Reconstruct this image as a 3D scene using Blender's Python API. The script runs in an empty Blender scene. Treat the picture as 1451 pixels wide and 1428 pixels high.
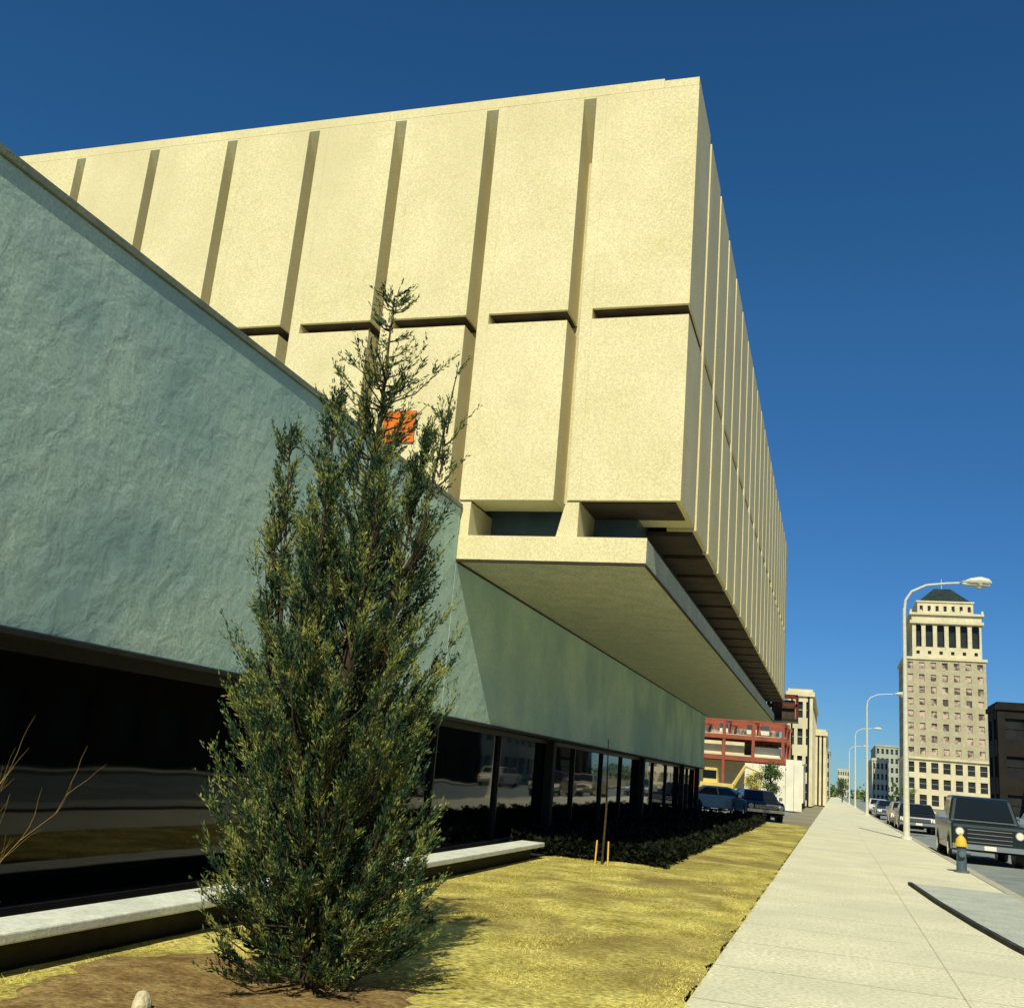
import bpy, math, random
import numpy as np
from mathutils import Matrix, Vector
random.seed(7); rng=np.random.default_rng(11)
S=bpy.context.scene
COL=S.collection

# ------------------------------------------------------------------ materials
def nodes(name):
    m=bpy.data.materials.new(name); m.use_nodes=True
    nt=m.node_tree; b=nt.nodes['Principled BSDF']
    return m,nt,b
def mat(name,c1,c2=None,scale=3.0,rough=0.8,bump=0.0,bscale=60.0,fine=0.0,fscale=150.0,metal=0.0,detail=4,spec=0.3,lo=0.35,hi=0.65,stain=None,sscale=0.5,stlo=0.5,stmax=0.6,streak=0.35,bdist=0.02,bdet=3,stdist=.6):
    m,nt,b=nodes(name); N=nt.nodes; L=nt.links
    b.inputs['Roughness'].default_value=rough; b.inputs['Metallic'].default_value=metal
    b.inputs['Specular IOR Level'].default_value=spec
    if c2 is None:
        b.inputs['Base Color'].default_value=(*c1,1); return m
    tc=N.new('ShaderNodeTexCoord')
    n=N.new('ShaderNodeTexNoise'); n.inputs['Scale'].default_value=scale; n.inputs['Detail'].default_value=detail; n.inputs['Roughness'].default_value=0.65
    L.new(tc.outputs['Object'],n.inputs['Vector'])
    r=N.new('ShaderNodeValToRGB'); r.color_ramp.elements[0].position=lo; r.color_ramp.elements[1].position=hi
    r.color_ramp.elements[0].color=(*c1,1); r.color_ramp.elements[1].color=(*c2,1)
    L.new(n.outputs['Fac'],r.inputs['Fac'])
    out=r.outputs['Color']
    if fine>0:
        f=N.new('ShaderNodeTexNoise'); f.inputs['Scale'].default_value=fscale; f.inputs['Detail'].default_value=2
        L.new(tc.outputs['Object'],f.inputs['Vector'])
        mr=N.new('ShaderNodeMapRange'); mr.inputs['From Min'].default_value=0.3; mr.inputs['From Max'].default_value=0.7
        mr.inputs['To Min'].default_value=1-fine; mr.inputs['To Max'].default_value=1+fine*0.6
        L.new(f.outputs['Fac'],mr.inputs['Value'])
        mx=N.new('ShaderNodeVectorMath'); mx.operation='SCALE'
        L.new(out,mx.inputs[0]); L.new(mr.outputs['Result'],mx.inputs['Scale']); out=mx.outputs['Vector']
    if stain:
        f=N.new('ShaderNodeTexNoise'); f.inputs['Scale'].default_value=sscale; f.inputs['Detail'].default_value=5; f.inputs['Distortion'].default_value=stdist
        mp=N.new('ShaderNodeMapping'); mp.inputs['Scale'].default_value=(1,1,streak)
        L.new(tc.outputs['Object'],mp.inputs['Vector']); L.new(mp.outputs['Vector'],f.inputs['Vector'])
        mr=N.new('ShaderNodeMapRange'); mr.inputs['From Min'].default_value=stlo; mr.inputs['From Max'].default_value=stlo+.22; mr.inputs['To Max'].default_value=stmax
        L.new(f.outputs['Fac'],mr.inputs['Value'])
        mx=N.new('ShaderNodeMix'); mx.data_type='RGBA'
        L.new(mr.outputs['Result'],mx.inputs[0]); L.new(out,mx.inputs[6]); mx.inputs[7].default_value=(*stain,1); out=mx.outputs[2]
    L.new(out,b.inputs['Base Color'])
    if bump>0:
        bn=N.new('ShaderNodeTexNoise'); bn.inputs['Scale'].default_value=bscale; bn.inputs['Detail'].default_value=bdet; bn.inputs['Distortion'].default_value=0.3
        L.new(tc.outputs['Object'],bn.inputs['Vector'])
        bp=N.new('ShaderNodeBump'); bp.inputs['Strength'].default_value=bump; bp.inputs['Distance'].default_value=bdist
        L.new(bn.outputs['Fac'],bp.inputs['Height']); L.new(bp.outputs['Normal'],b.inputs['Normal'])
    return m
def leafmat(name,dark,mid,light,trans=0.25,ns=3.5):
    m,nt,b=nodes(name); N=nt.nodes; L=nt.links
    b.inputs['Roughness'].default_value=0.65; b.inputs['Specular IOR Level'].default_value=0.15
    g=N.new('ShaderNodeNewGeometry'); tc=N.new('ShaderNodeTexCoord')
    n=N.new('ShaderNodeTexNoise'); n.inputs['Scale'].default_value=ns; n.inputs['Detail'].default_value=2
    L.new(tc.outputs['Object'],n.inputs['Vector'])
    a=N.new('ShaderNodeMath'); a.operation='MULTIPLY_ADD'; a.inputs[1].default_value=0.45; 
    s=N.new('ShaderNodeMath'); s.operation='MULTIPLY_ADD'; s.inputs[1].default_value=1.8; s.inputs[2].default_value=-.53
    L.new(n.outputs['Fac'],s.inputs[0]); L.new(g.outputs['Random Per Island'],a.inputs[0]); L.new(s.outputs[0],a.inputs[2])
    r=N.new('ShaderNodeValToRGB'); e=r.color_ramp.elements
    e[0].position=0.2; e[0].color=(*dark,1); e[1].position=0.95; e[1].color=(*light,1)
    k=e.new(0.55); k.color=(*mid,1)
    L.new(a.outputs[0],r.inputs['Fac']); L.new(r.outputs['Color'],b.inputs['Base Color'])
    if trans>0:
        t=N.new('ShaderNodeBsdfTranslucent'); L.new(r.outputs['Color'],t.inputs['Color'])
        mx=N.new('ShaderNodeMixShader'); mx.inputs[0].default_value=trans
        L.new(b.outputs[0],mx.inputs[1]); L.new(t.outputs[0],mx.inputs[2]); L.new(mx.outputs[0],N['Material Output'].inputs['Surface'])
    return m

M={}
M['panel']=mat('precast_cream',(0.71,0.64,0.36),(0.80,0.72,0.44),0.7,0.85,0.3,110,0.20,45,stain=(0.63,0.56,0.33),stlo=.46)
M['stucco']=mat('stucco_wall',(0.41,0.62,0.56),(0.58,0.77,0.65),0.6,0.9,0.45,4.2,0.20,38,stain=(0.29,0.47,0.48),sscale=0.45,stlo=.42,stmax=.85,streak=1.0,bdist=.04,bdet=9,stdist=.2)
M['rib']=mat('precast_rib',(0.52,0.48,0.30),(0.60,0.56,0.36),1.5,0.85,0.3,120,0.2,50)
M['soffit']=mat('soffit_aggregate',(0.44,0.48,0.38),(0.55,0.58,0.45),2,0.9,0.3,90,0.35,28)
M['coping']=mat('coping',(0.16,0.20,0.16),(0.26,0.29,0.22),3,0.8,0.2,40,0.1)
M['strip']=mat('strip_window',(0.05,0.085,0.105),(0.09,0.14,0.155),1.2,0.4,spec=0.5)
M['brown']=mat('shade_and_trim_brown',(0.035,0.028,0.02),(0.07,0.05,0.035),3,0.8)  # shade of undersides and slots put into colour; also joint lines and trim
M['frame']=mat('bronze_frame',(0.012,0.012,0.012),(0.02,0.02,0.018),5,0.4)
M['bronze2']=mat('dark_trim_and_ledge_shade',(0.015,0.015,0.014),(0.03,0.03,0.025),5,0.7)
M['ledge']=mat('ledge_concrete',(0.62,0.66,0.60),(0.75,0.78,0.70),4,0.8,0.2,50,0.15,25,stain=(0.45,0.48,0.44),streak=1,sscale=1.5)
M['walk']=mat('sidewalk_concrete',(0.70,0.68,0.49),(0.81,0.78,0.58),0.9,0.9,0.5,50,0.28,24,stain=(0.58,0.58,0.44),sscale=0.5,stlo=.45,streak=1)
M['joint']=mat('joint_dark',(0.48,0.46,0.33),(0.58,0.55,0.40),5,0.9)
M['kerb']=mat('kerb_stone',(0.38,0.37,0.29),(0.52,0.50,0.39),3,0.9,0.3,50,0.15)
M['kerbd']=mat('kerb_dark_edge',(0.02,0.025,0.025),(0.05,0.05,0.045),3,0.9,0.3,50,0.15)
M['apron']=mat('apron_paving',(0.42,0.46,0.41),(0.54,0.58,0.50),1.5,0.9,0.5,80,0.25,40,stain=(0.30,0.34,0.32),streak=1)
M['asphalt']=mat('asphalt_road',(0.21,0.25,0.245),(0.30,0.34,0.32),1.0,0.9,0.5,120,0.25,80,stain=(0.14,0.16,0.16))
M['paint']=mat('road_paint',(0.6,0.6,0.52),(0.75,0.74,0.65),6,0.7,0,0,0.2,60)
M['ground']=mat('ground_earth',(0.24,0.22,0.14),(0.34,0.31,0.20),0.15,0.95,0,20,0.1,10)
M['lawn']=mat('dry_lawn',(0.36,0.31,0.06),(0.70,0.62,0.18),1.3,0.95,0.9,40,0.55,22,stain=(0.20,0.15,0.045),sscale=0.6,stlo=.45,stmax=.85,streak=1)
M['soil_shade']=mat('soil_and_shade',(0.008,0.008,0.006),(0.022,0.02,0.012),4,0.95,0.6,30,0.3,30)  # bed soil, also the dark sheet for the overhang's shade
M['earth']=mat('bare_earth',(0.17,0.10,0.035),(0.34,0.24,0.09),5,0.95,0.9,30,0.4,25)
M['bark']=mat('bark',(0.03,0.022,0.014),(0.07,0.05,0.03),12,0.9)
M['twig']=mat('twig_bark',(0.30,0.20,0.08),(0.42,0.30,0.12),12,0.8)
M['leaf']=leafmat('juniper_foliage',(0.005,0.020,0.017),(0.032,0.080,0.040),(0.32,0.34,0.09),0.15,6.0)
M['ivy_shade']=leafmat('shaded_ground_cover_leaf',(0.002,0.004,0.002),(0.005,0.009,0.004),(0.014,0.018,0.006),0)  # near-black leaves hold the overhang's shadow in their colour
M['tleaf']=leafmat('street_tree_leaf',(0.02,0.05,0.02),(0.06,0.11,0.03),(0.15,0.18,0.05),0)
M['grass']=leafmat('grass_blade',(0.16,0.14,0.03),(0.50,0.43,0.10),(0.80,0.70,0.22),0,1.5)
M['steel']=mat('galvanised',(0.55,0.56,0.46),(0.66,0.65,0.54),6,0.6,metal=0.0)
M['lens']=mat('lamp_lens',(0.6,0.6,0.5),None,3,0.2)
M['hydy']=mat('hydrant_yellow',(0.65,0.42,0.05),(0.75,0.5,0.08),8,0.5)
M['hydb']=mat('hydrant_body',(0.05,0.09,0.13),(0.1,0.14,0.17),8,0.5)
M['chrome']=mat('chrome',(0.6,0.6,0.6),None,3,0.2,metal=0.9)
M['tyre']=mat('tyre',(0.015,0.015,0.015),(0.03,0.03,0.03),20,0.9)
M['carglass']=mat('car_glass',(0.01,0.014,0.016),None,3,0.05,spec=0.5)
M['lamp_w']=mat('headlight',(0.75,0.72,0.6),None,3,0.15)
M['lamp_r']=mat('taillight',(0.4,0.02,0.01),None,3,0.3)
M['brick']=mat('tan_brick',(0.38,0.35,0.23),(0.47,0.43,0.29),0.3,0.9,0,0,0.15,1.5)
M['stone']=mat('cream_stone',(0.58,0.53,0.35),(0.68,0.62,0.42),0.3,0.9,0,0,0.1,1.5)
M['win']=mat('window_dark',(0.015,0.018,0.022),(0.03,0.035,0.035),0.4,0.3,spec=0.3)
M['blind']=mat('window_blinds',(0.07,0.06,0.055),(0.55,0.42,0.33),0.35,0.6,lo=0.44,hi=0.55)
M['verd']=mat('verdigris_roof',(0.018,0.032,0.03),(0.03,0.050,0.045),0.5,0.9,spec=.1)
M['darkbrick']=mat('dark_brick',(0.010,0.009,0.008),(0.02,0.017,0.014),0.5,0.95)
M['redbrick']=mat('red_brick',(0.05,0.022,0.014),(0.08,0.035,0.022),0.5,0.9,0,0,0.2,5)
M['rust']=mat('red_oxide_steel',(0.24,0.06,0.035),(0.34,0.09,0.05),1,0.7)
M['rustd']=mat('dark_red_steel',(0.10,0.018,0.012),(0.16,0.03,0.015),1,0.7)
M['white']=mat('white_board',(0.68,0.66,0.54),(0.78,0.76,0.63),1,0.8)
M['yellow']=mat('machine_yellow',(0.6,0.45,0.12),(0.7,0.55,0.16),2,0.5)
M['orange']=mat('orange_sign_paint',(0.60,0.13,0.01),(0.68,0.18,0.02),5,0.5)
M['rock']=mat('pale_rock',(0.5,0.46,0.3),(0.65,0.6,0.4),12,0.9,0.5,30)
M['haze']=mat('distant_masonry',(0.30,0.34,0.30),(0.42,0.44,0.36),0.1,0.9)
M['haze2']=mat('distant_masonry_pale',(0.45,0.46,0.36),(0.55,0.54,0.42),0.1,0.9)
def carpaint(n,c):
    m=mat(n,c,None,3,0.3,spec=0.45); m.node_tree.nodes['Principled BSDF'].inputs['Coat Weight'].default_value=0.25; return m
M['p_green']=carpaint('dark_green_paint',(0.006,0.016,0.016)); M['p_blue']=carpaint('blue_paint',(0.03,0.06,0.12))
M['p_black']=carpaint('black_paint',(0.01,0.01,0.012)); M['p_tan']=carpaint('tan_paint',(0.35,0.3,0.18)); M['p_red']=carpaint('maroon_paint',(0.12,0.015,0.012)); M['p_white']=carpaint('white_paint',(0.6,0.58,0.5))
def glassm():
    m,nt,b=nodes('storefront_glass'); N=nt.nodes;L=nt.links
    b.inputs['Base Color'].default_value=(0.003,0.004,0.004,1); b.inputs['Roughness'].default_value=0.03; b.inputs['IOR'].default_value=1.34; b.inputs['Specular IOR Level'].default_value=0.5
    tc=N.new('ShaderNodeTexCoord'); n=N.new('ShaderNodeTexNoise'); n.inputs['Scale'].default_value=0.7; n.inputs['Detail'].default_value=1
    L.new(tc.outputs['Object'],n.inputs['Vector']); bp=N.new('ShaderNodeBump'); bp.inputs['Strength'].default_value=0.12; bp.inputs['Distance'].default_value=0.05
    L.new(n.outputs['Fac'],bp.inputs['Height']); L.new(bp.outputs['Normal'],b.inputs['Normal']); return m
M['glass']=glassm()

# ------------------------------------------------------------------ mesh builder
class MB:
    def __init__(s): s.v=[]; s.f=[]; s.m=[]; s.mats=[]
    def mi(s,k):
        if k not in s.mats: s.mats.append(k)
        return s.mats.index(k)
    def add(s,vs,fs,k):
        o=len(s.v); s.v+= [tuple(p) for p in vs]; i=s.mi(k)
        for f in fs: s.f.append(tuple(a+o for a in f)); s.m.append(i)
    def box(s,x0,x1,y0,y1,z0,z1,k,top=(0,0)):
        tx,ty=top
        vs=[(x0,y0,z0),(x1,y0,z0),(x1,y1,z0),(x0,y1,z0),(x0+tx,y0+ty,z1),(x1-tx,y0+ty,z1),(x1-tx,y1-ty,z1),(x0+tx,y1-ty,z1)]
        s.add(vs,[(3,2,1,0),(4,5,6,7),(0,1,5,4),(1,2,6,5),(2,3,7,6),(3,0,4,7)],k)
    def prism(s,pts,z0,z1,k):
        n=len(pts); vs=[(x,y,z0) for x,y in pts]+[(x,y,z1) for x,y in pts]
        s.add(vs,[tuple(range(n-1,-1,-1)),tuple(range(n,2*n))]+[(i,(i+1)%n,(i+1)%n+n,i+n) for i in range(n)],k)
    def sideprism(s,pts,x0,x1,k,inset=0):
        n=len(pts); vs=[(x0,y,z) for y,z in pts]+[(x1,y,z) for y,z in pts]
        s.add(vs,[tuple(range(n)),tuple(range(2*n-1,n-1,-1))]+[(i,i+n,(i+1)%n+n,(i+1)%n) for i in range(n)],k)
    def tube(s,path,rad,k,seg=8):
        path=[Vector(p) for p in path]; o=len(s.v); n=len(path); i_=s.mi(k)
        if not hasattr(rad,'__len__'): rad=[rad]*n
        for j,p in enumerate(path):
            d=(path[min(j+1,n-1)]-path[max(j-1,0)]).normalized()
            a=d.cross(Vector((0,0,1))) if abs(d.z)<0.95 else d.cross(Vector((0,1,0)))
            a.normalize(); b=d.cross(a)
            for t in range(seg):
                w=2*math.pi*t/seg; q=p+(a*math.cos(w)+b*math.sin(w))*rad[j]; s.v.append(tuple(q))
        for j in range(n-1):
            for t in range(seg):
                s.f.append((o+j*seg+t,o+j*seg+(t+1)%seg,o+(j+1)*seg+(t+1)%seg,o+(j+1)*seg+t)); s.m.append(i_)
        s.f.append(tuple(o+t for t in range(seg-1,-1,-1))); s.m.append(i_)
        s.f.append(tuple(o+(n-1)*seg+t for t in range(seg))); s.m.append(i_)
    def obj(s,name,parent=None,bevel=0,smooth=False,seg=2):
        me=bpy.data.meshes.new(name); me.from_pydata(s.v,[],s.f)
        for k in s.mats: me.materials.append(M[k])
        me.polygons.foreach_set('material_index',s.m)
        if smooth: me.polygons.foreach_set('use_smooth',[True]*len(s.f))
        me.update()
        import bmesh
        bm=bmesh.new(); bm.from_mesh(me); bmesh.ops.recalc_face_normals(bm,faces=bm.faces); bm.to_mesh(me); bm.free()
        o=bpy.data.objects.new(name,me); COL.objects.link(o)
        if parent: o.parent=parent
        if bevel>0:
            md=o.modifiers.new('b','BEVEL'); md.width=bevel; md.segments=seg; md.limit_method='ANGLE'; md.angle_limit=math.radians(40)
        return o
def empty(name,loc=(0,0,0)):
    e=bpy.data.objects.new(name,None); e.location=loc; e.empty_display_size=0.3; COL.objects.link(e); return e
def tri_mesh(name,V,matk,parent=None,n=3):
    N=V.shape[0]; me=bpy.data.meshes.new(name)
    me.vertices.add(N*n); me.vertices.foreach_set('co',V.reshape(-1).astype(np.float32))
    me.loops.add(N*n); me.loops.foreach_set('vertex_index',np.arange(N*n,dtype=np.int32))
    me.polygons.add(N); me.polygons.foreach_set('loop_start',np.arange(0,N*n,n,dtype=np.int32)); me.polygons.foreach_set('loop_total',np.full(N,n,dtype=np.int32))
    me.update(calc_edges=True); me.materials.append(M[matk])
    o=bpy.data.objects.new(name,me); COL.objects.link(o)
    if parent: o.parent=parent
    return o
def unit(a): return a/np.maximum(np.linalg.norm(a,axis=-1,keepdims=True),1e-9)
def blades(P,D,length,width,n=4):
    N=len(P); R=unit(np.cross(D,rng.normal(size=(N,3))))
    l=length[:,None]; w=width[:,None]
    if n==3: return np.stack([P-R*w,P+R*w,P+D*l],1)
    a=P; b=P+D*l*0.5+R*w; c=P+D*l; d=P+D*l*0.5-R*w
    return np.stack([a,b,c,d],1)

# ------------------------------------------------------------------ ground
g=MB(); g.box(-1500,1500,-600,3000,-0.6,-0.13,'ground'); g.obj('ground')
r=MB(); r.add([(3.3,-60,-0.122),(14.2,-60,-0.122),(14.2,1500,-0.122),(3.3,1500,-0.122)],[(0,1,2,3)],'asphalt'); r.obj('road')
r=MB()
for y in range(-20,400,9): 
    r.add([(8.65,y,-0.118),(8.8,y,-0.118),(8.8,y+3,-0.118),(8.65,y+3,-0.118)],[(0,1,2,3)],'paint')
r.obj('road_marking')
r=MB(); r.add([(-60,50.5,-0.121),(-2.9,50.5,-0.121),(-2.9,88,-0.121),(-60,88,-0.121)],[(0,1,2,3)],'asphalt'); r.obj('parking_lot')
XL=-0.98
w=MB()
w.box(XL,3.05,-12,1500,-0.3,0.0,'walk'); w.box(14.35,17.5,-12,600,-0.3,0.0,'walk')
w.obj('sidewalk',bevel=0.01)
k=MB(); k.box(3.052,3.28,-12,1500,-0.3,0.012,'kerb'); k.box(14.2,14.348,-12,600,-0.3,0.012,'kerb'); k.obj('kerb',bevel=0.02)
j=MB()
for i in range(-6,60):
    y=i*1.55+0.3; j.add([(XL+.01,y,.004),(3.04,y,.004),(3.04,y+.011,.004),(XL+.01,y+.011,.004)],[(0,1,2,3)],'joint')
j.add([(1.02,-12,.004),(1.03,-12,.004),(1.03,140,.004),(1.02,140,.004)],[(0,1,2,3)],'joint')
j.obj('sidewalk_joint')
a=MB(); poly=[(1.40,21.3),(1.58,18.0),(1.80,15.2),(1.99,13.3),(2.22,11.6),(3.0,11.0),(3.0,21.3)]
a.prism(poly,-0.1,0.04,'apron')
for p,q in zip(poly[:-2],poly[1:-1]):
    p=Vector((*p,0)); q=Vector((*q,0)); d=(q-p).normalized(); n=Vector((d.y,-d.x,0))*-0.07
    n=-n if n.x>0 else n
    a.add([(p.x,p.y,-.05),(q.x,q.y,-.05),(q.x+n.x,q.y+n.y,-.05),(p.x+n.x,p.y+n.y,-.05),(p.x,p.y,.055),(q.x,q.y,.055),(q.x+n.x,q.y+n.y,.055),(p.x+n.x,p.y+n.y,.055)],
      [(0,1,2,3),(4,5,6,7),(0,1,5,4),(1,2,6,5),(2,3,7,6),(3,0,4,7)],'kerbd')
a.prism([(2.12,13.2),(2.2,12.2),(2.95,11.6),(2.98,14.6),(2.5,14.3)],.0,.055,'earth')
a.obj('raised_paving')
nx,ny=50,260
xs=np.linspace(-4.95,XL-.002,nx); ys=np.linspace(-6,50,ny)
V=[];F=[]
def lz(x,y):
    e=min((x+4.95),(XL-x))
    return -0.015+min(e,.5)*0.05+0.012*math.sin(x*3+y*1.3)*min(e,1)+0.009*math.sin(y*2.7-x*4)*min(e,1)
for iy,y in enumerate(ys):
    for ix,x in enumerate(xs):
        z=lz(x,y)+random.uniform(-.003,.003)
        xx=x+(0.03*math.sin(y*5.1)+0.02*math.sin(y*13))*(1 if ix==nx-1 else 0)-(.015 if ix==nx-1 else 0)
        V.append((xx,y,z))
for iy in range(ny-1):
    for ix in range(nx-1):
        o=iy*nx+ix; F.append((o,o+1,o+nx+1,o+nx))
l=MB(); l.add(V,F,'lawn'); l.obj('lawn',smooth=True)
# bare earth round the juniper and along the ledge, ragged edge
e_=MB(); cx,cy=-3.55,5.9; ring=[]
NR=72
vs=[(cx,cy,lz(cx,cy)+.03)]
for rr_i in (.25,.5,.75,.92,1.0):
    for i in range(NR):
        a_=2*math.pi*i/NR
        rag=1+.10*math.sin(5*a_)+.07*math.sin(11*a_+1)+.05*math.sin(23*a_)
        x=cx+1.12*rr_i*rag*math.cos(a_); y=cy+1.45*rr_i*rag*math.sin(a_); x=max(x,-4.9)
        vs.append((x,y,lz(x,y)+(.03 if rr_i<.8 else .018 if rr_i<.95 else -.02)+random.uniform(-.004,.004)))
fs=[(0,1+i,1+(i+1)%NR) for i in range(NR)]
for q in range(4):
    for i in range(NR):
        a0=1+q*NR+i; a1=1+q*NR+(i+1)%NR; fs.append((a0,a0+NR,a1+NR,a1))
e_.add(vs,fs,'earth'); e_.obj('bare_soil_patch',smooth=True)
N=95000
yy=4.6+ 16*rng.random(N)**1.6; xx=rng.uniform(-4.75,XL+.03,N)
inside=((xx-cx)/1.1)**2+((yy-cy)/1.4)**2
keep=(inside>1.0+rng.normal(0,.25,N))|(rng.random(N)<.12); xx=xx[keep]; yy=yy[keep]; N=len(xx)
P=np.stack([xx,yy,np.full(N,-0.0)],1); D=unit(np.stack([rng.normal(0,1.0,N),rng.normal(0,1.0,N),np.full(N,1.)],1))
tuft=np.clip(.55+.55*np.sin(xx*5.3+np.sin(yy*3.1)*2)*np.sin(yy*4.1+xx),.35,1.2)
tri_mesh('lawn_grass',blades(P,D,rng.uniform(.02,.055,N)*tuft,rng.uniform(.0015,.004,N),3),'grass',n=3)
s=MB(); s.box(-6.1,-4.951,-6,48,-0.2,0.01,'soil_shade'); s.box(-4.95,-2.9,19.05,47.9,-.2,.075,'soil_shade'); s.obj('planting_bed_and_shade')  # second sheet lays the overhang's ground shadow as dark colour
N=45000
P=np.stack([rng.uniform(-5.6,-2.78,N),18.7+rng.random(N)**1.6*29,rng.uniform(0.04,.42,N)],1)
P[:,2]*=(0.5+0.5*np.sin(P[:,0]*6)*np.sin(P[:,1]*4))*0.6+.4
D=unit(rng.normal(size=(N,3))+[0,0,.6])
tri_mesh('shaded_ground_cover',blades(P,D,rng.uniform(.07,.15,N),rng.uniform(.03,.05,N)),'ivy_shade',n=4)  # ground cover, coloured dark to deepen the overhang's shadow

# ------------------------------------------------------------------ main building
B=empty('modern_concrete_office_building')
D0=14.5; DB=15.15
core=MB(); core.box(-30,-2.62,DB,50,5.60,12.6,'rib'); core.box(-29.9,-2.64,DB+.02,49.9,5.57,5.599,'brown'); core.obj('core',B)  # brown sheet paints shade on the core's underside
pan=MB()
LO0,LO1,UP0,UP1=5.48,8.48,8.66,12.60
GW=.215
def bay(xl,xr,fin,yb):
    pan.box(xl+fin,xr,D0,yb,LO0,LO1,'panel'); pan.box(xl+fin,xr,D0,yb,UP0,UP1,'panel')
    pan.box(xl+fin+.01,xr-.03,D0+.06,yb-.02,UP0-.02,UP0-.001,'brown')  # brown plate paints the shade inside the slot
    pan.box(xl,xl+fin,D0,yb-.003,LO0,UP1-.001,'panel')
bay(-3.90,-2.17,.19,16.15)
rib=MB()
for i in range(15):
    xr=-3.90-GW-1.75*i; bay(xr-1.75+GW,xr,.19,DB+.05)
for i in range(15):
    xg=-3.90-GW-1.75*i
    rib.sideprism([(D0+.004,12.62),(DB,12.62),(DB,11.75),(D0+.004,12.57)],xg+.001,xg+GW-.001,'panel')
pan.box(-30,-2.75,D0+.001,DB+.03,12.602,12.79,'panel'); pan.box(-2.75,-2.172,D0+.001,16.14,12.602,12.75,'panel')
PY=[]
for i in range(19):
    y0=16.37+1.75*i; y1=min(y0+1.54,50)
    PY.append((y0,y1))
    pan.box(-2.67,-2.17,y0+.2,y1,LO0,LO1,'panel'); pan.box(-2.67,-2.17,y0+.2,y1,UP0,12.73,'panel'); pan.box(-2.66,-2.17,y0,y0+.199,LO0,12.73,'panel')
    pan.box(-2.65,-2.21,y0+.22,y1-.02,UP0-.02,UP0-.001,'brown')  # slot shade painted by a brown plate, side facade
pan.obj('facade_panels',B,bevel=0.006); rib.obj('facade_groove_caps',B)
cop=MB(); cop.box(-30,-2.7,DB+.04,50,12.6,12.70,'coping'); cop.obj('roof_coping',B)
st=MB(); st.box(-29,-3.0,15.6,49.4,4.88,5.58,'strip')
st.obj('strip_windows',B)
br=MB()
def taper(x0,x1,y0,y1,z0,z1,dx0,k):
    vs=[(x0-dx0,y0,z0),(x1,y0,z0),(x1,y1,z0),(x0-dx0,y1,z0),(x0,y0,z1),(x1,y0,z1),(x1,y1,z1),(x0,y1,z1)]
    br.add(vs,[(3,2,1,0),(4,5,6,7),(0,1,5,4),(1,2,6,5),(2,3,7,6),(3,0,4,7)],k)
for i in range(14):
    xg=-3.90-1.75*i; taper(xg-.02,xg+.19,D0+.03,15.62,4.90,5.475,.13,'panel')
br.obj('brackets',B,bevel=0.008)
so=MB()
for i in range(14):
    xa=-3.69-1.75*i; so.box(xa-1.47,xa-.02,D0+.08,15.59,5.455,5.479,'brown') if i else so.box(-3.69,-2.25,D0+.08,15.59,5.455,5.479,'brown')
for (y0,y1) in PY: so.box(-3.3,-2.24,y0+.06,y1-.05,5.40,5.478,'brown')
so.obj('underside_shade_plates',B)  # dark plates paint shade onto the box's undersides
sl=MB(); sl.box(-29.5,-2.64,14.535,49.8,4.51,4.905,'soffit'); sl.obj('balcony_slab',B,bevel=0.012)
fs=MB(); fs.box(-5.62,-2.637,14.50,14.53,4.53,4.909,'panel'); fs.box(-5.62,-2.63,14.49,14.56,4.49,4.509,'brown'); fs.box(-2.66,-2.62,14.56,49.8,4.485,4.508,'brown'); fs.obj('slab_fascia',B)
wl=MB(); wl.box(-30,-5.6,-6,14.495,2.14,5.34,'stucco'); wl.box(-30,-5.598,14.496,48,2.14,4.49,'stucco'); wl.obj('stucco_wall',B,bevel=0.015)
wj=MB(); wj.box(-5.61,-5.585,14.57,48,4.47,4.505,'brown'); wj.obj('wall_joint',B)
cp=MB(); cp.box(-30.05,-5.575,-6.05,14.49,5.341,5.40,'coping'); cp.box(-30,-5.56,-6.02,48.0,2.10,2.139,'bronze2'); cp.obj('wall_coping',B)
gl=MB(); gl.box(-29.8,-5.95,-5.9,47.6,0.12,2.10,'glass'); gl.obj('storefront_glass',B)
fr=MB()
for y in (-2,3.2,10.6,15.2,18.5,24.4,27.6,30.3,36,39,45): fr.box(-5.99,-5.89,y,y+.05,0.13,2.10,'frame')
fr.box(-5.98,-5.86,-5.9,47.6,0.02,0.16,'frame'); fr.box(-5.98,-5.87,-5.9,47.6,2.02,2.10,'frame')
for yc in (21.8,33.2,42.5,47.5): fr.box(-5.93,-5.74,yc,yc+.24,0,2.10,'bronze2')
fr.obj('window_frames',B)
ld=MB(); ld.box(-5.2,-4.78,-6,18.0,0.19,0.26,'ledge'); ld.box(-5.14,-4.96,-6,17.8,0,0.19,'bronze2'); ld.obj('concrete_ledge_bench',None,bevel=0.012)  # near-black support paints the shade below the ledge top

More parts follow.
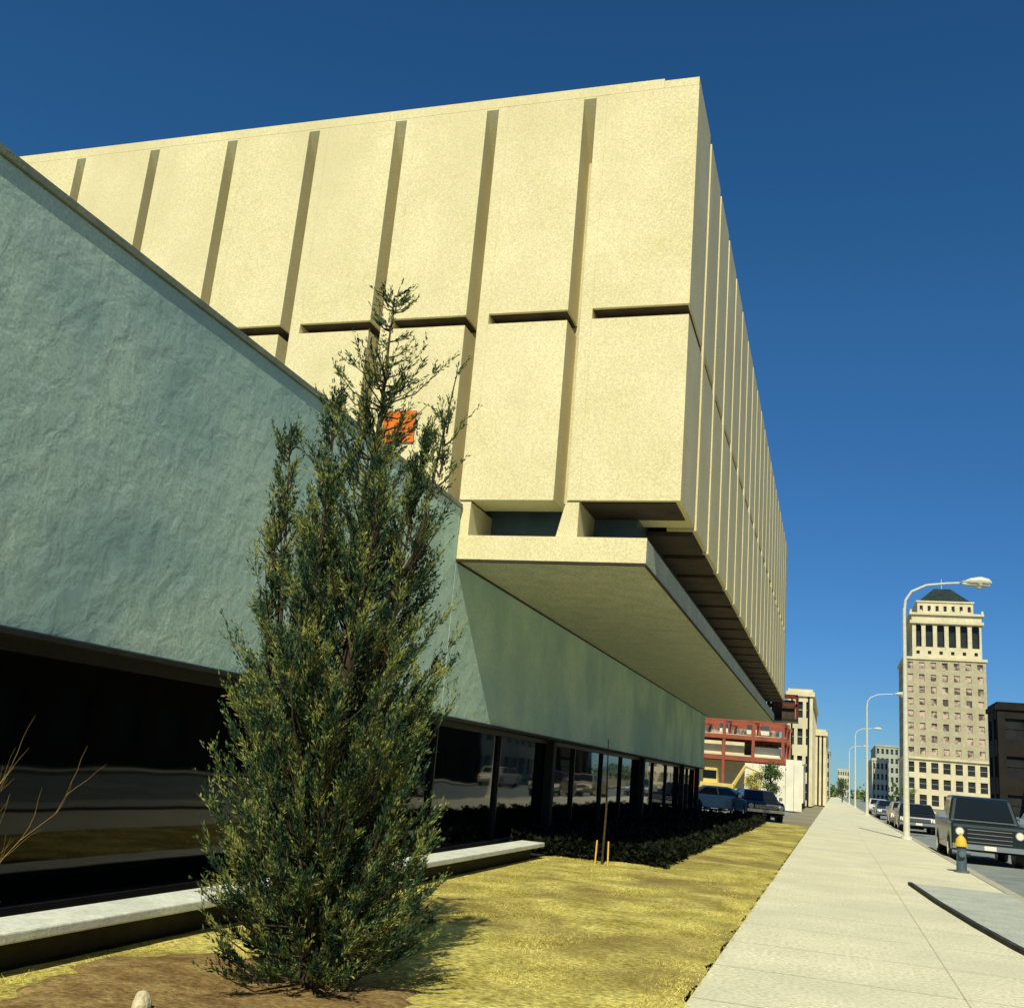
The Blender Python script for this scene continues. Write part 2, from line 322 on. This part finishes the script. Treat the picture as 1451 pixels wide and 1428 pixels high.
# ------------------------------------------------------------------ juniper
def juniper(bx,by):
    E=empty('juniper_tree',(0,0,0))
    t=MB(); t.tube([(bx,by,0),(bx-.03,by,1.2),(bx-.04,by+.02,2.6),(bx-.01,by,4.0),(bx-.02,by,4.85)],[.07,.055,.035,.016,.003],'bark',8)
    zz=[.0,.15,.4,1.0,1.6,2.1,2.6,3.0,3.4,3.8,4.1,4.3,4.6,4.95]
    rr=[.46,.60,.69,.70,.72,.70,.56,.44,.34,.26,.22,.18,.11,.02]
    PB=[];DB_=[];LB=[]
    def limbs(cxf,cy,n,zlo,zhi,Rf,slope,wild=1.0,dens=1.0):
        for _ in range(n):
            z=zlo+(zhi-zlo)*random.random()
            cx=cxf(z)
            az=random.random()*2*math.pi
            lump=0.82+0.18*math.sin(3*az+z*2.3)+0.12*math.sin(5*az-z*4)
            R=Rf(z)*lump*random.choice([1,1,1,.7,.45,1.0,1.22*wild])
            sl_=slope*random.uniform(.7,1.3)
            tip=np.array([cx+R*math.cos(az),cy+R*math.sin(az),z])
            base=np.array([cxf(max(.05,z-R*sl_)),cy,max(.05,z-R*sl_)])
            if z<.7: base[2]=max(.05,z-.3*R)
            mid=(tip+base)/2+np.array([math.cos(az),math.sin(az),-.6])*R*.13
            t.tube([base,mid,tip],[.008,.005,.002],'bark',4)
            k=int((6+R*22)*dens)
            for q in range(k):
                u=1-0.78*random.random()**1.25
                p=(1-u)**2*base+2*u*(1-u)*mid+u*u*tip
                tang=unit((2*(1-u)*(mid-base)+2*u*(tip-mid))+1e-6)
                sd=unit(tang*0.9+np.array([math.cos(az)*.2,math.sin(az)*.2,.7])+rng.normal(0,.33,3))
                L=random.uniform(.09,.20)*(1.25 if u>.9 else 1)
                m=17; s_=rng.random(m)
                PB.append(p+sd*(s_*L)[:,None]+rng.normal(0,.005,(m,3)))
                DB_.append(unit(sd*1.0+rng.normal(0,.30,(m,3)))); LB.append(rng.uniform(.03,.06,m)*(1.1-.45*s_))
    ax=lambda z: bx+float(np.interp(z,[0,1,2.6,4,5],[0,-.03,-.07,-.01,-.02]))
    Rm=lambda z:float(np.interp(z,zz,rr))
    limbs(ax,by,420,.12,3.0,Rm,1.0)
    limbs(ax,by,62,3.0,4.1,Rm,1.1,1.5,.75)
    limbs(ax,by,36,4.1,4.9,Rm,.5,2.0,.55)
    limbs(ax,by,150,.12,2.2,lambda z:Rm(z)*.95,.8)
    limbs(lambda z:bx,by,22,3.6,4.3,lambda z:.46,.55,1.3,.28)
    def lobe(dx,dy,z0,z1,R,n,dens=.85):
        f=lambda z: bx+dx*float(np.interp(z,[z0-.4,z0+.3,z1],[.55,.95,1.05]))
        t.tube([(bx-.05,by,max(.2,z0-.9)),(f(z0),by+dy,z0),(f(z1),by+dy,z1-.05)],[.02,.015,.004],'bark',5)
        limbs(f,by+dy,n,z0,z1,lambda z:R*max(.08,(z1+.05-z)/(z1-z0))**.7,1.7,1.6,dens)
    lobe(-.40,.05,2.2,4.08,.22,66); lobe(-.70,-.02,2.0,3.90,.18,55); lobe(-.72,.1,1.4,3.1,.16,45)
    lobe(.34,.0,2.2,3.75,.22,62); lobe(.56,-.08,2.9,4.22,.12,26,.6); lobe(.2,-.3,2.2,3.4,.22,50); lobe(-.2,-.3,2.0,3.4,.22,55)
    P=np.concatenate(PB);D=np.concatenate(DB_);L=np.concatenate(LB)
    tri_mesh('foliage',blades(P,D,L,rng.uniform(.003,.0062,len(P))),'leaf',E,4)
    t.obj('trunk_and_limbs',E)
juniper(-3.19,6.45)

# ------------------------------------------------------------------ bare shrub / bare tree
def bare(name,base,h,spread,n,mk,r0,depth=3,trunk=None,parent=None):
    t=MB()
    def grow(p,d,L,r,lv):
        pts=[p];q=p.copy();dd=d.copy()
        for i in range(4):
            dd=(dd+Vector((random.gauss(0,.16),random.gauss(0,.16),random.gauss(.03,.12)))).normalized(); q=q+dd*L/4; pts.append(q.copy())
        t.tube(pts,[r,r*.85,r*.7,r*.55,r*.35],mk,5)
        if lv>0:
            for _ in range(3 if lv>1 else 4):
                i=random.choice([1,2,3,4]); nd=(dd+Vector((random.gauss(0,spread),random.gauss(0,spread),random.gauss(.1,.4)))).normalized()
                grow(pts[i],nd,L*random.uniform(.45,.7),r*.5,lv-1)
    b=Vector(base)
    if trunk: 
        t.tube([b,b+Vector((.03,0,trunk))],[r0*1.4,r0*1.1],mk,8); b=b+Vector((.03,0,trunk-.05))
    for i in range(n):
        a=random.random()*6.28
        grow(b,Vector((math.cos(a)*spread,math.sin(a)*spread,1)).normalized(),h*random.uniform(.5,.7),r0,depth)
    return t.obj(name)
random.seed(5)
bare('bare_shrub',(-4.66,4.74,0),1.35,.28,9,'twig',.0035,2)
bare('bare_street_tree',(4.7,7.6,0),3.0,.45,5,'bark',.045,3,trunk=2.2)

s=MB(); s.tube([(-3.75,18.0,0),(-3.73,18.0,.9),(-3.77,18.02,2.1)],[.022,.018,.008],'bark',6)
for dx in(-.1,.12): s.tube([(-3.75+dx,17.9,0),(-3.75+dx*.9,17.92,.4)],.014,'hydy',6)
s.obj('staked_sapling')
import bmesh
bm=bmesh.new(); bmesh.ops.create_icosphere(bm,subdivisions=3,radius=.07)
for v in bm.verts: v.co*=1+random.uniform(-.04,.04); v.co.z*=1.1*(1-.3*v.co.x/.07); v.co.x*=.6
me=bpy.data.meshes.new('rock'); bm.to_mesh(me); bm.free(); me.materials.append(M['rock']); o=bpy.data.objects.new('rock',me); o.location=(-3.60,5.25,.06); COL.objects.link(o)
s=MB(); s.box(-6.20,-5.70,12.6,12.63,5.80,6.28,'orange'); s.box(-6.22,-5.68,12.631,12.65,5.78,6.30,'steel'); s.tube([(-5.95,12.68,5.3),(-5.95,12.68,6.1)],.025,'steel',8); s.obj('orange_sign',bevel=.004)

# ------------------------------------------------------------------ street lamps
def lamp(x,y):
    t=MB()
    t.tube([(x,y,0),(x,y,.12)],[.22,.2],'steel',12)
    H=9.4
    t.tube([(x,y,.1),(x,y,3),(x,y,6),(x,y,H)],[.13,.11,.09,.07],'steel',12)
    arc=[(x,y,H-.1),(x+.05,y,H+.35),(x+.3,y,H+.75),(x+.9,y,H+1.05),(x+1.7,y,H+1.15),(x+2.2,y,H+1.18)]
    t.tube(arc,[.07,.06,.055,.05,.045,.045],'steel',8)
    for dy in (-.28,.28):
        c=Vector((x+2.2,y,H+1.18))
        t.tube([c,c+Vector((.12,dy*.8,.03)),c+Vector((.3,dy,.03))],.035,'steel',6)
        h=[c+Vector((.2,dy,.02)),c+Vector((.4,dy,.04)),c+Vector((.8,dy,.07)),c+Vector((1.1,dy,.02)),c+Vector((1.2,dy,-.03))]
        t.tube(h,[.05,.13,.17,.13,.05],'steel',10)
        t.tube([c+Vector((.75,dy,-.03)),c+Vector((.78,dy,-.17))],[.16,.09],'lens',10)
    return t.obj('street_lamp',smooth=False)
for y in (46,98,150,205): lamp(2.85,y)

h=MB(); X,Y=2.86,27
h.tube([(X,Y,0),(X,Y,.05)],[.17,.17],'hydb',14); h.tube([(X,Y,.05),(X,Y,.6)],[.115,.105],'hydb',14)
h.tube([(X,Y,.58),(X,Y,.63)],[.15,.15],'hydy',14); h.tube([(X,Y,.63),(X,Y,.73),(X,Y,.80),(X,Y,.83)],[.13,.115,.06,.03],'hydy',14); h.tube([(X,Y,.82),(X,Y,.88)],.03,'hydy',5)
h.tube([(X-.2,Y,.45),(X+.2,Y,.45)],.055,'hydb',10); h.tube([(X,Y-.2,.42),(X,Y,.42)],.075,'hydb',10)
h.obj('fire_hydrant')

# ------------------------------------------------------------------ vehicles
def vehicle(name,x,y,paint,L=4.9,W=1.95,hood=.98,roof=1.5,kind='sedan',rot=0,z=-.122):
    E=empty(name,(x,y,z)); E.rotation_euler=(0,0,rot)
    w=W/2
    b=MB()
    f=-L/2; r=L/2; gc=.3
    if kind=='sedan':
        prof=[(f,gc+.05),(f-.0,.62),(f+.1,hood-.13),(f+.35,hood-.04),(f+1.4,hood),(r-1.1,hood),(r-.12,hood-.06),(r,hood-.2),(r,gc+.1),(r-.3,gc),(f+.3,gc)]
        gh=[(f+1.25,hood-.01),(f+1.95,roof-.03),(f+2.3,roof),(r-1.75,roof),(r-1.4,roof-.05),(r-.85,hood-.01)]
    else:
        prof=[(f,gc+.12),(f,hood-.15),(f+.08,hood-.03),(f+1.2,hood+.02),(r-.05,hood+.02),(r,hood-.05),(r,gc+.15),(r-.3,gc+.05),(f+.3,gc+.05)]
        gh=[(f+1.15,hood),(f+1.6,roof-.05),(f+1.9,roof),(r-1.95,roof),(r-1.85,roof-.05),(r-1.75,hood)]
        if kind=='wagon': gh=[(f+1.15,hood),(f+1.6,roof-.05),(f+1.9,roof),(r-.35,roof),(r-.2,roof-.05),(r-.08,hood)]
    b.sideprism(prof,-w,w,paint)
    b.obj('body',E,bevel=.06,seg=3)
    c=MB(); n=len(gh); tin=.16
    zt=roof-hood
    vl=[(-w+.06+tin*(z_-hood)/zt,y_,z_) for y_,z_ in gh]; vr=[(-a,b_,c_) for a,b_,c_ in vl]
    c.add(vl+vr,[tuple(range(n)),tuple(range(2*n-1,n-1,-1))]+[(i,i+n,(i+1)%n+n,(i+1)%n) for i in range(n)],paint)
    c.obj('cabin',E,bevel=.04,seg=2)
    gm=MB()
    for (A,Bv,C,Dv,off) in ((vl[0],vl[1],vr[1],vr[0],(0,-.008,.008)),(vl[-1],vl[-2],vr[-2],vr[-1],(0,.008,.008))):
        q=[]
        cen=[sum(p[i] for p in (A,Bv,C,Dv))/4 for i in range(3)]
        for p in (A,Bv,C,Dv):
            q.append(tuple(cen[i]+(p[i]-cen[i])*.86+off[i]*2.5 for i in range(3)))
        gm.add(q,[(0,1,2,3)],'carglass')
    for sgn,vv in((-1,vl),(1,vr)):
        y0b=gh[0][0]+.18; y1b=gh[-1][0]-.18; y0t=gh[1][0]+.12; y1t=gh[-2][0]-.1
        zb=hood+.05; ztp=roof-.08
        xb=(w-.06-tin*(zb-hood)/zt+.012)*sgn; xt=(w-.06-tin*(ztp-hood)/zt+.012)*sgn
        mb=(y0b+y1b)/2; mt=(y0t+y1t)/2
        for (a0,a1,t0,t1) in ((y0b,mb-.04,y0t,mt-.04),(mb+.04,y1b,mt+.04,y1t)):
            gm.add([(xb,a0,zb),(xb,a1,zb),(xt,t1,ztp),(xt,t0,ztp)],[(0,1,2,3)],'carglass')
    gm.obj('windows',E)
    d=MB()
    for yy_,sg in((f-.07,1),(r-.03,1)):
        d.box(-w+.02,w-.02,yy_,yy_+.1,.42,.56,'chrome')
    d.box(-w*.6,w*.6,f-.02,f+.01,.6,hood-.2,'frame')
    for i in range(4): 
        zz_=.62+i*(hood-.84)/3.; d.box(-w*.58,w*.58,f-.035,f-.021,zz_,zz_+.018,'chrome')
    for sx in(-1,1):
        d.tube([(sx*w*.78,f-.04,hood-.28),(sx*w*.78,f+.02,hood-.28)],.1,'lamp_w',14)
        d.tube([(sx*w*.78,f-.025,hood-.28),(sx*w*.78,f+.02,hood-.28)],.125,'chrome',14)
        d.box(sx*w*.78-.13,sx*w*.78+.13,r-.01,r+.02,.62,.78,'lamp_r')
        d.box(sx*(w+.09)-.09,sx*(w+.09)+.09,gh[0][0]+.3,gh[0][0]+.36,hood+.05,hood+.22,'chrome')
        for wy in(f+.85,r-.95):
            R=.34 if kind=='sedan' else .38
            d.tube([(sx*(w-.22),wy,R),(sx*(w+.012),wy,R)],R,'tyre',20)
            d.tube([(sx*(w-.1),wy,R),(sx*(w+.03),wy,R)],[R*.6,R*.5],'chrome',14)
            d.tube([(sx*(w-.3),wy,R+.03),(sx*(w+.004),wy,R+.03)],R+.07,'frame',20)
    if kind=='pickup':
        d.box(-w+.12,w-.12,r-1.7,r-.1,hood+.021,hood+.03,'frame')
        for sx in(-1,1): d.box(sx*(w-.08)-.05,sx*(w-.08)+.05,r-1.72,r-.04,hood+.022,hood+.09,paint)
    d.box(-.16,.16,f-.09,f-.075,.43,.55,'lamp_w')
    d.obj('trim_and_wheels',E)
    return E
vehicle('pickup_truck',4.34,36.3,'p_green',L=5.2,W=2.05,hood=1.18,roof=1.92,kind='pickup')
vehicle('parked_car',4.3,62,'p_black'); vehicle('parked_car',4.3,71,'p_tan'); vehicle('parked_car',4.3,92,'p_blue')
vehicle('parked_station_wagon',4.3,112,'p_white',roof=1.55,kind='wagon')
vehicle('parked_car',-6.2,62,'p_white',rot=math.pi/2+.2); vehicle('parked_car',-4.6,66,'p_black',rot=.35); vehicle('parked_car',-7.4,70,'p_blue',rot=-.1); vehicle('parked_car',-3.9,58.5,'p_black',rot=.25)
for yy_,c_ in ((56,'p_tan'),(78,'p_white'),(96,'p_blue')): vehicle('parked_car',13.0,yy_,c_,rot=math.pi)

# ------------------------------------------------------------------ gridded buildings
def gridwall(mb,ax,fixed,s,a0,a1,z0,z1,nc,nr,wall,glass,pf=.45,sf=.45,dep=.35,bar=True):
    def bx(p0,p1,q0,q1,zz0,zz1,k):
        lo,hi=sorted((fixed+q0*s,fixed+q1*s))
        if ax=='x': mb.box(p0,p1,lo,hi,zz0,zz1,k)
        else: mb.box(lo,hi,p0,p1,zz0,zz1,k)
    bx(a0,a1,-dep-.2,-dep,z0,z1,glass)
    cw=(a1-a0)/nc; ph=cw*pf
    for i in range(nc+1):
        c=a0+i*cw; bx(max(a0,c-ph/2),min(a1,c+ph/2),-dep-.1,0,z0,z1,wall)
    rh=(z1-z0)/nr; sh=rh*sf
    for i in range(nr+1):
        c=z0+i*rh; bx(a0+.02,a1-.02,-dep-.1,-.03,max(z0+.005,c-sh/2),min(z1-.005,c+sh/2),wall)
    if bar:
      for i in range(nr):
        c=z0+i*rh+rh/2; bx(a0+.03,a1-.03,-dep-.02,-dep+.06,c-.03,c+.03,wall)
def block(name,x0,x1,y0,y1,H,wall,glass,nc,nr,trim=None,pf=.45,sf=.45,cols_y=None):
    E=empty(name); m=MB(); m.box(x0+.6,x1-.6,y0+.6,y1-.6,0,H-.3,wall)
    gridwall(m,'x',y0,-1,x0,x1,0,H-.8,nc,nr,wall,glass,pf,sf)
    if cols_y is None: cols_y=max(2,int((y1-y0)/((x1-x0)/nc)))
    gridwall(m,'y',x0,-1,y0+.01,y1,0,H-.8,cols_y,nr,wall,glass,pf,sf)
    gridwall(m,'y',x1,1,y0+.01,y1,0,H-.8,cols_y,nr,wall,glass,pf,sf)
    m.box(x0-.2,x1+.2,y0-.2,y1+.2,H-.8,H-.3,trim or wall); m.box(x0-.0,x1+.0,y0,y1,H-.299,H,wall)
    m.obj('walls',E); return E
def hotel():
    E=empty('hotel_tower'); Y=300.; m=MB()
    m.box(19.4,38.1,Y+1,Y+25,0,39,'brick')
    gridwall(m,'x',Y,-1,18.5,39,13.1,39.2,7,8,'brick','blind',.52,.45,bar=False)
    gridwall(m,'y',18.5,-1,Y+.01,Y+26,13.1,39.2,9,8,'brick','win',.5,.45,bar=False)
    gridwall(m,'x',Y,-1,18.3,39.2,0,12.6,7,3,'stone','win',.4,.35)
    gridwall(m,'y',18.3,-1,Y+.01,Y+26,0,12.6,9,3,'stone','win',.4,.35)
    m.box(17.9,39.6,Y-.5,Y+26.3,12.6,13.1,'stone'); m.box(18.1,39.4,Y-.35,Y+26.2,39.2,39.9,'stone')
    m.box(21.8,37.0,Y+2.8,Y+24,39.9,51,'stone')
    gridwall(m,'x',Y+.6,-1,20.6,38.2,42.6,49.2,6,1,'stone','win',.36,.06,1.4,bar=False)
    gridwall(m,'y',20.6,-1,Y+.61,Y+25,42.6,49.2,7,1,'stone','win',.36,.06,1.0,bar=False)
    gridwall(m,'x',Y+.6,-1,20.6,38.2,39.9,42.6,6,1,'stone','win',.7,.66,.4,bar=False)
    gridwall(m,'y',20.6,-1,Y+.61,Y+25,39.9,42.6,7,1,'stone','win',.7,.66,.4,bar=False)
    cw=(38.2-20.6)/6
    for i in range(6):
        c=20.6+cw*(i+.5); r_=cw*.32
        for sg in(-1,1):
            pts=[(c+sg*r_,49.2)]+[(c+sg*r_*math.cos(a),49.2-r_+r_*math.sin(a)) for a in (0,.4,.8,1.2,1.57)]
            n=len(pts); vs=[(p[0],Y+.7,p[1]) for p in pts]+[(p[0],Y+1.2,p[1]) for p in pts]
            m.add(vs,[tuple(range(n)),tuple(range(2*n-1,n-1,-1))]+[(q,(q+1)%n,(q+1)%n+n,q+n) for q in range(n)],'stone')
    m.box(20.0,38.8,Y,Y+25.6,49.2,50.0,'stone'); m.box(20.5,38.3,Y+.5,Y+25,50.0,51.6,'stone'); m.box(19.9,38.9,Y-.1,Y+25.7,51.6,52.2,'stone')
    gridwall(m,'x',Y+3,-1,22.2,36.6,52.2,55.6,7,1,'stone','win',.6,.55,.3,bar=False); m.box(22.3,36.5,Y+3.6,Y+22,52.2,55.5,'stone')
    gridwall(m,'y',22.2,-1,Y+3.01,Y+22,52.2,55.6,7,1,'stone','win',.6,.55,.3,bar=False)
    m.box(21.9,36.9,Y+2.7,Y+22.3,55.6,56,'stone'); m.box(22.6,36.2,Y+3.4,Y+21.6,56,60.8,'verd',top=(4.6,6.5))
    m.tube([(29.4,Y+12,60),(29.4,Y+12,64)],.1,'steel',6)
    for i in range(8):
        x=20.3+i*(38.5-20.3)/7; m.box(x-.25,x+.25,Y,Y+.5,52.2,53,'stone')
    m.obj('walls',E)
hotel()
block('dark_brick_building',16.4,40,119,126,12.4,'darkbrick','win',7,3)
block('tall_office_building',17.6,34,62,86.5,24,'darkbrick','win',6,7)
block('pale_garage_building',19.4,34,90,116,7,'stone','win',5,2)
block('brick_storefront_building',17.6,34,30,61,8,'redbrick','win',5,2)
block('low_brick_building',17.6,34,2,24,11,'redbrick','win',6,3)
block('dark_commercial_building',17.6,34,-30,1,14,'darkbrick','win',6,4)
block('cream_office_building',-4.9,-2.2,120,150,12.6,'stone','win',3,4,pf=.4,sf=.4,cols_y=8)
block('low_cream_building',-2.3,-.9,141,175,9.5,'stone','win',2,3,pf=.4,sf=.4,cols_y=8)
block('far_office_building',12,17,360,420,14,'haze2','win',4,4)
block('far_pale_building',-8,-1.2,420,470,18,'haze','win',5,5)
block('far_brick_building',17.5,27,480,540,24,'haze','win',5,6)
block('far_terrace_building',3.5,12.5,900,950,22,'haze2','win',5,4)

E=empty('construction_building'); m=MB()
for x in np.linspace(-14,-4.1,5): 
    for y in (92,98,104): m.box(x-.12,x+.12,y-.12,y+.12,0,7.2,'rust')
for z in (3.6,5.4,6.9):
    for y in (92,98,104): m.box(-14.4,-3.8,y-.14,y+.14,z,z+.35,'rust')
    for x in np.linspace(-14,-4.1,5): m.box(x-.1,x+.1,92.15,103.8,z+.05,z+.3,'rust')
m.box(-14.2,-4,92.2,104,4.0,4.12,'stone'); m.box(-14.2,-4,94.2,104,5.8,5.9,'stone')
m.box(-14.2,-4.3,95.0,95.2,0,3.6,'stone'); m.box(-13,-5,103.5,103.7,3.95,6.9,'blind')
m.box(-14.0,-7.4,93.0,93.2,4.13,5.2,'stone'); m.box(-6.8,-4.3,93.0,93.2,4.13,4.9,'white')
for x in (-9.5,-7.2,-6): m.box(x,x+.7,92.5,93.2,5.92,6.7,'white')
m.obj('frame',E)
E=empty('site_hoarding'); m=MB()
for i in range(7):
    x=-6.6+i*.62; m.box(x,x+.6,84.0,84.06,0,3.3+(.5 if i>4 else 0),'white'); m.box(x-.03,x+.03,84.07,84.15,0,3.4,'frame')
m.obj('boards',E)
m=MB()
m.box(-4.6,-2.5,96,103,.5,3.8,'white'); m.box(-4.7,-2.4,95.9,103.1,3.801,3.95,'steel'); m.box(-3.9,-3.1,95.97,95.999,1.6,2.7,'win'); m.box(-4.3,-2.8,97,102,.05,.5,'frame')
for y in (98,101): m.tube([(-2.45,y,.35),(-2.7,y,.35)],.35,'tyre',14)
m.obj('site_trailer',bevel=.02)
m=MB(); x,y=-9.0,82
m.box(x-.7,x+1.8,y-.8,y+.8,.7,1.6,'yellow'); m.box(x-.5,x+.6,y-.6,y+.6,1.6,2.7,'yellow',top=(.1,.1)); m.box(x-.52,x+.5,y-.62,y-.55,1.9,2.5,'carglass')
m.tube([(x+1.6,y,1.3),(x+2.6,y,3.0),(x+3.8,y,2.6)],[.16,.14,.1],'yellow',6); m.tube([(x+3.8,y,2.6),(x+3.6,y,1.0)],.1,'yellow',6); m.box(x+3.3,x+3.9,y-.3,y+.3,.6,1.05,'frame')
for wx,R in((x-.3,.4),(x+1.4,.65)):
    for sy in(-.85,.85): m.tube([(wx,y+sy-.15,R-.1),(wx,y+sy+.15,R-.1)],R,'tyre',16)
m.obj('yellow_backhoe')
m=MB()
m.box(-3.0,-1.6,50.01,51.4,4.6,4.72,'frame')
for x in(-2.95,-1.65):
    for y in(50.1,51.3): m.box(x-.05,x+.05,y-.05,y+.05,4.72,5.8,'rustd')
for z in(5.3,5.75): m.box(-3.0,-1.6,50.05,50.12,z,z+.1,'rustd'); m.box(-3.0,-1.6,51.28,51.36,z,z+.1,'rustd'); m.box(-1.7,-1.6,50.1,51.3,z,z+.1,'rustd')
m.box(-2.8,-1.75,50.3,51.1,4.73,5.6,'brown'); m.obj('construction_hoist')

def leafy(name,x,y,h,r,mk='tleaf',n=2600):
    E=empty(name); t=MB(); t.tube([(x,y,0),(x+.05,y,h*.35),(x,y,h*.8)],[h*.03,h*.02,h*.008],'bark',7)
    P=[]
    for i in range(16):
        a=random.random()*6.28; zz_=h*random.uniform(.4,.92); rr_=r*random.uniform(.3,.9)*math.sin(math.pi*min(.95,max(.1,(zz_/h-.25)/.8)))
        c=np.array([x+math.cos(a)*rr_,y+math.sin(a)*rr_,zz_]); t.tube([(x,y,zz_*.7),tuple(c)],[h*.01,h*.003],'bark',5)
        P.append(c+rng.normal(0,r*.2,(n//16,3)))
    P=np.concatenate(P); D=unit(rng.normal(size=P.shape)); tri_mesh('foliage',blades(P,D,rng.uniform(.1,.25,len(P))*h/5,rng.uniform(.04,.08,len(P))*h/5),mk,E,4)
    t.obj('trunk',E)
leafy('young_tree',-4.3,78,3.6,.9); leafy('young_tree',-5.6,80,2.8,.6,'grass')
for (x,y) in ((1.9,240),(15.8,250)): leafy('street_tree',x,y,5,1.6)
P=np.concatenate([np.array([x,y,2.2])+rng.normal(0,1,(60,3))*[4,3,1.6] for x,y in zip(rng.uniform(-60,-2,60),rng.uniform(560,760,60))]+[np.array([x,y,2.2])+rng.normal(0,1,(60,3))*[4,3,1.8] for x,y in zip(rng.uniform(16,90,70),rng.uniform(420,760,70))])
tri_mesh('distant_trees',blades(P,unit(rng.normal(size=P.shape)),rng.uniform(1,3,len(P)),rng.uniform(.5,1.2,len(P))),'tleaf',n=4)

# ------------------------------------------------------------------ sun, sky, camera
to_sun=Vector((0.165,-1.0,0.98)).normalized()
el=math.asin(to_sun.z); az=math.atan2(to_sun.x,to_sun.y)
sd=bpy.data.lights.new('sun','SUN'); sd.energy=5.0; sd.angle=math.radians(.5); sd.color=(1.0,.93,.69)
so=bpy.data.objects.new('sun',sd); COL.objects.link(so); so.rotation_euler=(-to_sun).to_track_quat('-Z','Y').to_euler()
W=bpy.data.worlds.new('World'); S.world=W; W.use_nodes=True; nt=W.node_tree
bg=nt.nodes['Background']; sk=nt.nodes.new('ShaderNodeTexSky'); sk.sky_type='NISHITA'; sk.sun_disc=False
sk.sun_elevation=el; sk.sun_rotation=az; sk.air_density=0.95; sk.dust_density=0.0; sk.ozone_density=3.0; sk.altitude=1500
hs=nt.nodes.new('ShaderNodeHueSaturation'); hs.inputs['Saturation'].default_value=1.28; hs.inputs['Hue'].default_value=.498
nt.links.new(sk.outputs[0],hs.inputs['Color'])
# deepen the band just above the horizon (slide-film blue)
tc=nt.nodes.new('ShaderNodeTexCoord'); sp=nt.nodes.new('ShaderNodeSeparateXYZ'); nt.links.new(tc.outputs['Generated'],sp.inputs[0])
cr=nt.nodes.new('ShaderNodeValToRGB'); cr.color_ramp.elements[0].position=0.0; cr.color_ramp.elements[0].color=(.30,.48,.66,1); cr.color_ramp.elements[1].position=.42; cr.color_ramp.elements[1].color=(1,1,1,1)
ce=cr.color_ramp.elements.new(.14); ce.color=(.50,.68,.84,1)
nt.links.new(sp.outputs['Z'],cr.inputs['Fac'])
mm=nt.nodes.new('ShaderNodeMix'); mm.data_type='RGBA'; mm.blend_type='MULTIPLY'; mm.inputs[0].default_value=1
nt.links.new(hs.outputs[0],mm.inputs[6]); nt.links.new(cr.outputs[0],mm.inputs[7]); nt.links.new(mm.outputs[2],bg.inputs['Color']); bg.inputs['Strength'].default_value=.095

cd=bpy.data.cameras.new('camera'); cam=bpy.data.objects.new('camera',cd); COL.objects.link(cam)
cd.sensor_width=36; cd.sensor_fit='HORIZONTAL'; cd.lens=1440/1451*36; cd.clip_start=.1; cd.clip_end=5000
Yv=Vector((.2907,-.2626,-.9201)).normalized(); Xv=Vector((.953,-.0059,.3033)); Xv=(Xv-Yv*Xv.dot(Yv)).normalized(); Zv=Xv.cross(Yv)
R=Matrix((Xv,Yv,Zv)).to_4x4(); cam.matrix_world=Matrix.Translation((0,0,1.5))@R
S.camera=cam
S.view_settings.view_transform='Standard'; S.view_settings.look='None'; S.view_settings.exposure=0
